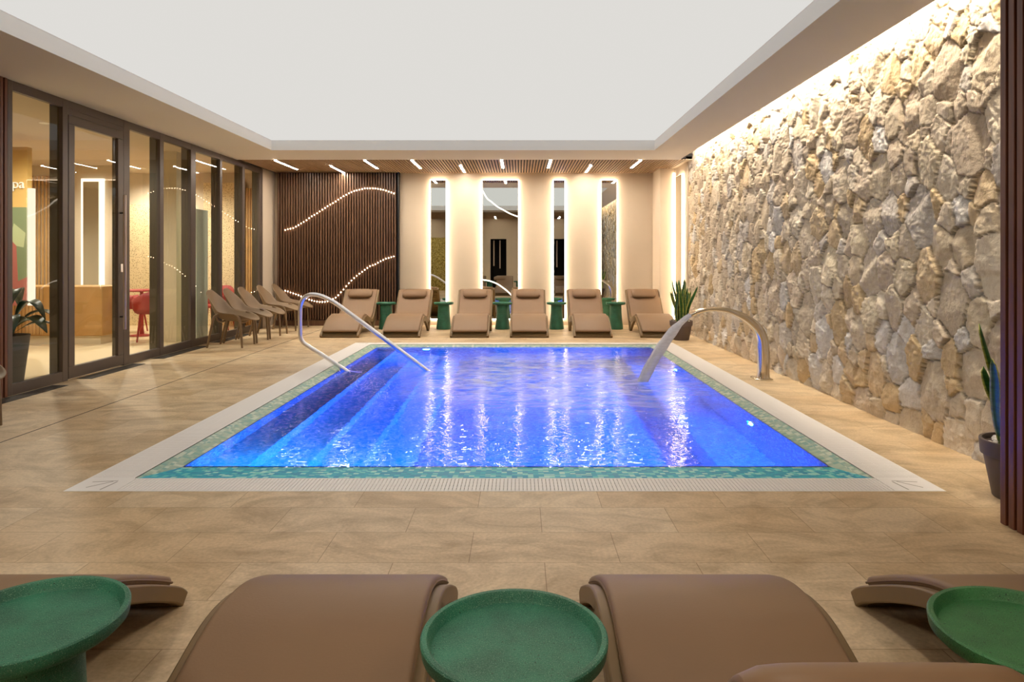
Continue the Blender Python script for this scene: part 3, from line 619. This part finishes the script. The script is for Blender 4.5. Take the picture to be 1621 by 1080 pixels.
wo.data.polygons[0].flip() if wo.data.polygons[0].normal.z < 0 else None
# rim: channel + cross bars + ribs + corner plates
ch = MB()
for x0, x1, y0, y1 in ((PX0, QX0, PY0, PY1), (QX1, PX1, PY0, PY1), (QX0, QX1, PY0, QY0), (QX0, QX1, QY1, PY1)): ch.box(x0, x1, y0, y1, -.06, -.014)
ch.build('gutter', M['slot'], pool)
def grate(x0, x1, y0, y1, along):
    g = MB(); p = .0205; b = .0168
    if along == 'x':
        n = int((x1-x0)/p)
        for i in range(n): g.box(x0+i*p, x0+i*p+b, y0, y1, -.013, .001)
        for k in range(1, 4): y = y0+(y1-y0)*k/4; g.box(x0, x1, y-.003, y+.003, -.0129, .0005)
        g.box(x0, x1, y0, y0+.012, -.0129, .0008).box(x0, x1, y1-.012, y1, -.0129, .0008)
    else:
        n = int((y1-y0)/p)
        for i in range(n): g.box(x0, x1, y0+i*p, y0+i*p+b, -.013, .001)
        for k in range(1, 4): x = x0+(x1-x0)*k/4; g.box(x-.003, x+.003, y0, y1, -.0129, .0005)
        g.box(x0, x0+.012, y0, y1, -.0129, .0008).box(x1-.012, x1, y0, y1, -.0129, .0008)
    return g.build('gutter_grate', M['grate'], pool)
grate(QX0, QX1, PY0, QY0, 'x'); grate(QX0, QX1, QY1, PY1, 'x'); grate(PX0, QX0, QY0, QY1, 'y'); grate(QX1, PX1, QY0, QY1, 'y')
for x0, x1, y0, y1, sgx in ((PX0, QX0, PY0, QY0, 1), (QX1, PX1, PY0, QY0, -1), (PX0, QX0, QY1, PY1, 1), (QX1, PX1, QY1, PY1, -1)):
    cp = BX(x0, x1, y0, y1, -.013, .0012).build('corner_plate', M['grate'], pool)
    cx, cy = (x0+x1)/2, (y0+y1)/2; sl = MB()
    for a, off in ((.15, (.0, .05)), (.85, (0, 0)), (1.45, (.06, -.02))):
        d = Vector((math.cos(a)*sgx, math.sin(a), 0))*.065; w = Vector((-d.y, d.x, 0)).normalized()*.004
        c = Vector((cx+off[0]*sgx, cy+off[1], .0018)); sl.poly([c-d-w, c+d-w, c+d+w, c-d+w])
    sl.build('slot', M['slot'], cp)
# underwater lamps; those towards the steps are added to brighten the treads
BL = emit('blue_lens', (.25, .6, 1.0), 14)
spots = [((AX1-.015, 5.35, -.26), (-1, 0, 0), 2.2), ((AX1-.015, 7.9, -.3), (-1, 0, 0), 2.4), ((1.0, AY0+.015, -.45), (0, 1, 0), .45), ((0, AY0+.015, -.45), (0, 1, 0), .55), ((-.95, AY0+.015, -.25), (0, 1, 0), .3), ((-1.6, AY0+.015, -.13), (0, 1, 0), .16), ((-1.3, AY1-.015, -.2), (0, -1, 0), .5)]
for p, d, k in spots:
    b = MB(); D = Vector(d); b.tube([Vector(p)+D*-.012, Vector(p)+D*.01], .06, 24)
    lo = b.build('pool_light', M['steel'], pool, smooth=True)
    b = MB(); b.tube([Vector(p)+D*.0101, Vector(p)+D*.014], .045, 24); b.build('lens', BL, lo)
    l = bpy.data.lights.new('pool_light_glow', 'AREA'); l.shape = 'DISK'; l.energy = POOL_W*k; l.color = (.0, .115, 1.0) if k > .4 else (.0, .26, .95); l.size = .09
    q = bpy.data.objects.new('pool_light_glow', l); COL.objects.link(q); q.location = Vector(p)+D*.018; q.rotation_euler = (D+Vector((0, 0, -.15))).to_track_quat('-Z', 'Y').to_euler()
# ------------------------------------------------------------ handrail
hr = [(-.80, -.22), (-1.02, -.03), (-1.55, .365), (-1.98, .68), (-2.12, .765), (-2.22, .805), (-2.32, .81), (-2.39, .765), (-2.42, .69), (-2.425, .60), (-2.425, .42), (-2.42, .345), (-2.395, .29), (-2.34, .245), (-2.15, .125), (-1.915, -.03), (-1.75, -.135)]
e = empty('handrail', (-2.0, 7.55, 0), 0, 'bent stainless steel handrail rising from the pool steps', 'handrail')
MB().tube(smooth_path([(x+2.0, 0, z) for x, z in hr], 5), .0235, 16).build('rail_tube', M['steel'], e, smooth=True)
# ------------------------------------------------------------ water spout
e = empty('water_spout', (2.45, 6.86, 0), 0, 'curved polished steel waterfall spout between pool and stone wall', 'water spout')
ct = [(2.45, .0), (2.452, .06), (2.457, .17), (2.457, .28), (2.445, .40), (2.40, .50), (2.325, .575), (2.21, .645), (2.06, .695), (1.905, .70), (1.79, .675), (1.715, .64)]
ht = [.06, .052, .05, .050, .048, .046, .041, .034, .025, .019, .016, .016]; hw = [.06, .052, .05, .05, .05, .05, .05, .052, .054, .058, .062, .066]
cp = smooth_path([(a, h, b) for (a, b), h in zip(ct, ht)], 4); cw = [v.y for v in smooth_path([(a, h, b) for (a, b), h in zip(ct, hw)], 4)]
rings = []
for i, p in enumerate(cp):
    a = cp[max(i-1, 0)]; b = cp[min(i+1, len(cp)-1)]; d = Vector((b.x-a.x, 0, b.z-a.z)).normalized(); nn = Vector((d.z, 0, -d.x)); h = p.y; w = cw[i]; c = Vector((p.x-2.45, 0, p.z))
    rings.append([c+nn*h*(abs(math.cos(q))**.32)*np.sign(math.cos(q))+Vector((0, 1, 0))*w*(abs(math.sin(q))**.32)*np.sign(math.sin(q)) for q in [2*PI*j/24+.1 for j in range(24)]])
MB().ring_sweep(rings).build('spout_body', M['spout'], e, smooth=True)
MB().box(-.10, .075, -.085, .085, 0, .012).build('base_plate', M['spout'], e, bevel=.005)
fall = []
for i in range(15):
    t = i/14; x = 1.715-.49*t; z = .64-.345*t-.355*t*t
    fall.append((x-2.45, 0, z))
fr_ = []
fp = [Vector(p) for p in fall]
for i, p in enumerate(fp):
    d = (fp[min(i+1, 14)]-fp[max(i-1, 0)]).normalized(); nn = Vector((d.z, 0, -d.x)); t = i/14
    h = .016+.036*min(1, t*2.2)+.004*math.sin(i*1.7); w = .06-.02*t
    fr_.append([p+nn*h*math.cos(2*PI*j/18)*(1+.07*math.sin(j*3+i*.4))+Vector((0, w*math.sin(2*PI*j/18), 0)) for j in range(18)])
o = MB().ring_sweep(fr_, cap=False).build('water_stream', M['stream'], e, smooth=True); o['label'] = 'pale arching stream of falling water'
# ------------------------------------------------------------ loungers
LP = [(0, .012), (.035, .045), (.10, .085), (.25, .165), (.40, .232), (.52, .262), (.64, .262), (.78, .225), (.92, .185), (1.05, .195), (1.18, .265), (1.30, .38), (1.43, .52), (1.56, .65)]
def off_path(path, d):
    p = [Vector((a, b)) for a, b in path]; out = []
    for i in range(len(p)):
        t = (p[min(i+1, len(p)-1)]-p[max(i-1, 0)]).normalized(); out.append((p[i].x-t.y*d, p[i].y+t.x*d))
    return out
def sp2(path, k=5): return [(v.x, v.y) for v in smooth_path([(a, b, 0) for a, b in path], k)]
def make_lounger():
    """local: foot end at y=0, head at y=1.56; x centred"""
    e = empty('sun_lounger')
    P2 = sp2(LP, 5)
    for s in (-1, 1):
        x0, x1 = (s*.262, s*.30) if s > 0 else (-.30, -.262)
        MB().band(P2, x0, x1, .056).build('side_rail', M['lframe'], e, bevel=.008)
        lg_ = sp2([(.46, .235), (.62, .225), (.78, .165), (.92, .09), (1.03, .02), (1.06, .003)], 5)
        MB().band(lg_, x0, x1, [.05]*len(lg_)).build('leg', M['lframe'], e, bevel=.006)
        br = [(1.04, .02), (1.22, .24), (1.40, .45), (1.545, .66)]
        MB().band(sp2([(1.10, .012), (1.22, .20), (1.36, .38), (1.50, .57), (1.55, .63)], 4), x0, x1, .026).build('brace', M['lframe'], e, bevel=.004)
    sl = MB(); Q = off_path(P2, -.004)
    for i in range(1, len(Q)-1, 1):
        a, b = Vector(Q[i]), Vector(Q[min(i+1, len(Q)-1)]); c = (a+b)/2; d = (b-a)*.33
        sl.band([(c.x-d.x, c.y-d.y), (c.x+d.x, c.y+d.y)], -.262, .262, .016)
    o = sl.build('slat_base', M['lframe'], e); o['kind'] = 'stuff'
    for i in range(9):
        x = -.245+i*.0612
        BX(x-.022, x+.022, .006, .022, .012, .03).build('foot_slat', M['lframe'], e, bevel=.003)
    BX(-.262, .262, .012, .03, .002, .012).build('foot_bar', M['lframe'], e)
    # cushion: rounded section swept over the frame
    C2 = [q for q in off_path(P2, .040) if q[0] > .03]
    C2 = C2[:-1]+[(C2[-1][0]-.004, C2[-1][1]-.004)]
    pv = [Vector((0, a, b)) for a, b in C2]; rings = []; n = len(pv)
    sec = []
    for (sx_, sz) in ((1, 1), (-1, 1), (-1, -1), (1, -1)):
        for k in range(4):
            a = {(1, 1): 0, (-1, 1): PI/2, (-1, -1): PI, (1, -1): 1.5*PI}[(sx_, sz)]+k*PI/6
            sec.append((sx_*(.27-.016)+.016*math.cos(a), sz*(.019-.016)+.016*math.sin(a)))
    for i, p in enumerate(pv):
        d = (pv[min(i+1, n-1)]-pv[max(i-1, 0)]).normalized(); nr = Vector((0, -d.z, d.y)); sc = .55 if i in (0, n-1) else 1
        rings.append([p+Vector((a*(1 if sc == 1 else .985), 0, 0))+nr*b*sc for a, b in sec])
    cu = MB().ring_sweep(rings).build('cushion', M['cushion'], e, smooth=True)
    pp = MB()
    for s in (-1, 1): pp.tube([p+Vector((s*.268, 0, 0)) for p in pv], .0045, 6)
    pp.build('piping', M['pillow'], cu, smooth=True)
    # head pillow, a flattened bolster
    t = (Vector((LP[-1][0], LP[-1][1]))-Vector((LP[-2][0], LP[-2][1]))).normalized(); nn = Vector((-t.y, t.x))
    c = Vector((1.465, .553))+nn*.085; rings = []
    for k in range(13):
        u = -1+2*k/12; r = (1-abs(u)**7*.30) if abs(u) < 1 else .62
        rings.append([(.205*u, c.x+t.x*.098*r*math.cos(a)*abs(math.cos(a))**-.25*1+nn.x*.040*r*math.sin(a), c.y+t.y*.098*r*math.cos(a)*abs(math.cos(a))**-.25+nn.y*.040*r*math.sin(a)) for a in [2*PI*j/22+.07 for j in range(22)]])
    pl = MB().ring_sweep(rings).build('head_pillow', M['pillow'], e, smooth=True, bevel=.006)
    sb = MB()
    return e
L0 = make_lounger()
far = [(-2.758, 'at the back wall, before the walnut slat panel nearest the handrail'), (-1.819, 'standing where the slat panel meets the plaster wall'), (-.764, 'before the first pier between mirrors'), (.155, 'before the wide mirror with curved lights, centre of the back row'), (1.132, 'fourth to the left of the snake plant pot row end'), (2.158, 'beside the potted snake plant')]
far[2] = (-.764, 'between the narrow mirror and the widest mirror')
far[3] = (.155, 'between the widest mirror and the narrowest mirror')
far[4] = (1.132, 'between the narrowest mirror and the mirror showing stone')
for i, (x, w) in enumerate(far):
    o = L0 if i == 0 else copy_tree(L0)
    o.location = (x, 10.45, 0); tag(o, 'taupe sun lounger '+w, 'sun lounger', 'sun loungers along the back wall')
    if i == 1: o.rotation_euler.z = 0
near = [(-1.465, 0, 'low taupe lounger whose foot pokes out behind the leftmost green table'), (-.515, 0, 'big taupe lounger left of the middle green table in front'), (.51, 0, 'big taupe lounger right of the middle green table in front'), (1.465, 0, 'low taupe lounger behind the green table at the front right')]
for i, (x, dz, w) in enumerate(near):
    o = copy_tree(L0); o.location = (x, 2.385, 0); o.rotation_euler.z = PI; o.scale.z = .93; tag(o, w, 'sun lounger', 'sun loungers along the near edge')
    for c in children(o):
        if c.name.startswith('head_pillow'):
            if i == 1: c.location = (.17, .02, -.035)
            if i in (0, 3): c.location = (0, 0, -.01)
# ------------------------------------------------------------ green side tables
def make_table(R, m):
    e = empty('side_table')
    H = .46
    tp = MB().lathe([(.012, H-.042), (R*.62, H-.045), (R*.93, H-.036), (R*.985, H-.026), (R, H-.010), (R, H-.003), (R-.003, H), (R-.012, H), (R-.016, H-.004), (R-.018, H-.018), (R-.022, H-.022), (.012, H-.022)], n=72)
    tp.build('table_top', m, e, smooth=True)
    MB().lathe([(.005, 0), (.122, 0), (.128, .006), (.124, .05), (.112, .16), (.102, .28), (.098, .40), (.10, H-.04), (.005, H-.04)], n=56).build('pedestal', m, e, smooth=True)
    return e
T0 = make_table(.17, M['green'])
ft = [(-2.30, 'between the first two back loungers before the slat panel'), (-1.306, 'before the narrow mirror by the slat panel'), (-.29, 'before the widest mirror'), (.645, 'before the narrowest mirror'), (1.667, 'before the mirror showing the stone wall')]
for i, (x, w) in enumerate(ft):
    o = T0 if i == 0 else copy_tree(T0); o.location = (x, 11.8, 0); tag(o, 'round dark green side table '+w, 'side table', 'green side tables along the back wall')
T1 = make_table(.185, M['green'])
for i, (x, y, w) in enumerate(((-1.017, 1.415, 'round green speckled table cut by the left picture edge, near the low lounger'), (-.01, 1.352, 'round green tray-topped table between the two big front loungers'), (1.03, 1.365, 'round pitted green table in front of the slat screen'))):
    if i < 2: o = T1 if i == 0 else copy_tree(T1)
    else: o = make_table(.185, M['green2'])
    o.location = (x, y, 0); o.rotation_euler.z = i*1.3; tag(o, w, 'side table', 'green side tables among the front loungers')
# ------------------------------------------------------------ shell chairs
ST = [(-.315, .782, .06, .778, 0), (-.312, .765, .135, .757, .0), (-.298, .70, .208, .70, .02), (-.272, .61, .246, .63, .05), (-.24, .51, .268, .565, .06), (-.19, .42, .284, .515, .05), (-.10, .368, .292, .488, .02), (.02, .352, .292, .478, 0), (.12, .352, .284, .468, 0), (.20, .362, .268, .448, 0), (.265, .372, .240, .418, 0), (.315, .375, .19, .388, 0), (.345, .368, .12, .370, 0), (.355, .36, .05, .36, 0)]
def make_chair(m, ml):
    e = empty('shell_chair'); b = MB(); nv = 13
    for y, zc, hw_, ze, fwd in ST:
        for j in range(nv):
            v = -1+2*j/(nv-1); a = abs(v)
            b.v.append((hw_*math.sin(v*PI/2) if False else hw_*v, y+fwd*a**2*1.5, zc+(ze-zc)*a**3.2))
    for i in range(len(ST)-1):
        for j in range(nv-1): k = i*nv+j; b.f.append((k, k+1, k+nv+1, k+nv))
    b.build('shell', m, e, sub=1, solid=.012, smooth=True)
    MB().tube(smooth_path([(-.24, -.13, .425), (-.15, -.13, .352), (.15, -.13, .352), (.24, -.13, .425)], 4), .012).build('under_frame', ml, e, smooth=True)
    MB().tube(smooth_path([(-.24, .16, .42), (-.15, .16, .342), (.15, .16, .342), (.24, .16, .42)], 4), .012).build('under_frame', ml, e, smooth=True)
    for s in (-1, 1):
        MB().tube(smooth_path([(s*.262, .10, .462), (s*.262, .175, .42), (s*.255, .205, .30), (s*.248, .225, 0)], 5), [.012+.008*min(1, i/5)-.006*(i/15) for i in range(16)], 12).build('leg', ml, e, smooth=True)
        MB().tube(smooth_path([(s*.262, -.09, .462), (s*.262, -.15, .42), (s*.252, -.19, .28), (s*.24, -.255, 0)], 5), [.012+.008*min(1, i/5)-.006*(i/15) for i in range(16)], 12).build('leg', ml, e, smooth=True)
    return e
C0 = make_chair(M['chair'], M['chair_leg'])
cl = [(9.46, 'frontmost of the row beside the glass wall'), (9.98, 'second of the row, tucked behind the frontmost chair'), (10.5, 'middle one of the five by the glass'), (11.25, 'fourth of the row, before the last glass pane'), (11.93, 'farthest of the row, before the walnut slat panel'), (4.72, 'mostly cut off at the left picture edge')]
for i, (y, w) in enumerate(cl):
    o = C0 if i == 0 else copy_tree(C0); o.scale.x = .87; o.location = (-3.98, y, 0); o.rotation_euler.z = -PI/2
    tag(o, 'taupe plastic shell chair with tapered legs, '+w, 'chair', 'taupe shell chairs along the glass wall' if i < 5 else None)
o.pop('group', None) if i == 5 else None
# red armchairs in the reception
def make_red():
    e = empty('red_armchair'); b = MB(); n = 19
    for z, r in ((.42, .235), (.50, .262), (.62, .272), (.74, .276)):
        for j in range(n):
            a = -.35+(PI+.7)*j/(n-1); zz = z-(.14*(abs(math.cos(a))**2)*(z-.42)/.32)
            b.v.append((r*math.cos(a), -.02-r*.95*math.sin(a)*1, zz))
    for i in range(3):
        for j in range(n-1): k = i*n+j; b.f.append((k, k+1, k+n+1, k+n))
    b.build('backrest', M['red'], e, smooth=True, solid=.018)
    MB().lathe([(.005, .40), (.22, .40), (.24, .415), (.24, .435), (.22, .445), (.005, .44)], n=30).build('seat', M['red'], e, smooth=True)
    for sx_, sy in ((-1, -1), (1, -1), (-1, 1), (1, 1)): MB().tube([(sx_*.17, sy*.15, .41), (sx_*.215, sy*.21, 0)], [.018, .011], 8).build('leg', M['red'], e, smooth=True)
    return e
R0 = make_red()
for i, (x, y, r, w) in enumerate(((-5.44, 10.15, .5, 'nearest the door, its back to the pool'), (-6.36, 11.18, -1.2, 'beside the small red table'), (-5.2, 11.45, 2.6, 'behind the frontmost taupe chair'), (-5.35, 12.05, 2.9, 'behind the second taupe chair'))):
    o = R0 if i == 0 else copy_tree(R0); o.location = (x, y, 0); o.rotation_euler.z = r; tag(o, 'red armchair behind the glass, '+w, 'armchair', 'red armchairs in the reception')
e = empty('cafe_table', (-5.95, 10.75, 0), 0, 'small round red table behind the glass next to the door', 'table')
MB().lathe([(.005, .70), (.25, .70), (.26, .715), (.25, .73), (.005, .73)], n=36).build('table_top', M['red'], e, smooth=True)
MB().lathe([(.005, 0), (.17, 0), (.17, .012), (.03, .03), (.025, .70), (.005, .70)], n=24).build('pedestal', M['red'], e, smooth=True)
# ------------------------------------------------------------ plants
def blade(parent, base, lean, ang, L, w, twist, seed):
    r = random.Random(seed); nseg = 14; me_v = []; cols = []
    d0 = Vector((math.cos(ang), math.sin(ang), 0)); side0 = Vector((-math.sin(ang+twist), math.cos(ang+twist), 0)); f = []
    nw = 7; wob = r.uniform(-.04, .04)
    for i in range(nseg+1):
        t = i/nseg; c = Vector(base)+d0*(lean*L*t**1.7)+Vector((0, 0, L*t*(1-.12*lean*t)))+side0*wob*math.sin(t*5)
        hw_ = w*(.55+.9*t-.55*t*t)*(1-max(0, t-.62)**1.6*3.2/1) ; hw_ = max(hw_*(1 if t < .62 else 1), .0012) if t < 1 else .0012
        tw = twist*.6*t; sd = Vector((side0.x*math.cos(tw)-side0.y*math.sin(tw), side0.x*math.sin(tw)+side0.y*math.cos(tw), 0)); nr = sd.cross(Vector((0, 0, 1)))
        for j in range(nw):
            u = -1+2*j/(nw-1); me_v.append(c+sd*hw_*u+nr*(.30*hw_*(u*u))); 
            cols.append((*lin((178, 176, 84)), 1) if abs(u) > .75 else (*lin((40, 82, 38)), 1))
    for i in range(nseg):
        for j in range(nw-1): k = i*nw+j; f.append((k, k+1, k+nw+1, k+nw))
    b = MB(); b.v = [tuple(v) for v in me_v]; b.f = f; o = b.build('leaf', M['snake'], parent, smooth=True, solid=.004)
    ca = o.data.color_attributes.new('Col', 'FLOAT_COLOR', 'POINT')
    for k, c in enumerate(cols): ca.data[k].color = c
    return o
def snake_plant(loc, H, n, lab, seed, potm=M['pot'], sc=1.0):
    # sc widens the leaves
    r = random.Random(seed); e = empty('snake_plant', loc, 0, lab, 'plant', 'potted snake plants at the stone wall')
    MB().lathe([(.005, 0), (.112, 0), (.116, .005), (.152, .20), (.155, .21), (.166, .215), (.172, .285), (.170, .29), (.158, .29), (.152, .265), (.005, .262)], n=44).build('pot', potm, e, smooth=True)
    pb = MB()
    for i in range(46):
        a = r.uniform(0, 2*PI); q = .142*math.sqrt(r.random()); s = r.uniform(.011, .02); c = (q*math.cos(a), q*math.sin(a), .268+r.uniform(0, .008)); 
        pb.lathe([(.001, -s*.6), (s*.7, -s*.4), (s, 0), (s*.7, s*.45), (.001, s*.6)], c, 8)
    o = pb.build('pebbles', M['pebble'], e, smooth=True); o['kind'] = 'stuff'
    for i in range(n):
        a = 2*PI*i/n*2.4+r.uniform(-.3, .3); q = r.uniform(.01, .10); L = H*r.uniform(.66, 1.0)*(1 if i % 3 else .85)
        blade(e, (q*math.cos(a), q*math.sin(a), .25), r.uniform(.0, .10)+q*1.3, a, L, r.uniform(.026, .034)*sc, r.uniform(-.9, .9), seed*50+i)
    return e
snake_plant((2.42, 10.2, 0), .70, 24, 'snake plant in a grey-brown pot at the far end of the stone wall', 3)
snake_plant((2.515, 3.43, 0), .64, 24, 'snake plant in a pot partly hidden by the wood slat screen', 12, sc=1.25)
e = empty('broadleaf_plant', (-5.02, 6.66, 0), 0, 'dark broad-leaved plant in a charcoal pot behind the leftmost pane', 'plant')
MB().lathe([(.005, 0), (.15, 0), (.20, .42), (.205, .46), (.19, .46), (.18, .43), (.005, .42)], n=40).build('pot', M['pot_dark'], e, smooth=True)
for i in range(15):
    a = 2*PI*i/15+random.uniform(-.2, .2); L = random.uniform(.38, .62); rise = random.uniform(.18, .55); b = MB(); ns = 12
    for k in range(ns+1):
        t = k/ns; c = Vector((math.cos(a)*L*t, math.sin(a)*L*t, .42+rise*math.sin(t*2.3)-.12*t*t)); w = .0+.10*math.sin(PI*max(0, (t-.25)/.75))**.8 if t > .25 else .008
        sd = Vector((-math.sin(a), math.cos(a), 0))*max(w, .006)*.8
        b.v += [tuple(c-sd+Vector((0, 0, .02*w*10))), tuple(c), tuple(c+sd+Vector((0, 0, .02*w*10)))]
    for k in range(ns):
        q = k*3; b.f += [(q, q+1, q+4, q+3), (q+1, q+2, q+5, q+4)]
    b.build('leaf', M['bigleaf'], e, smooth=True, solid=.003)
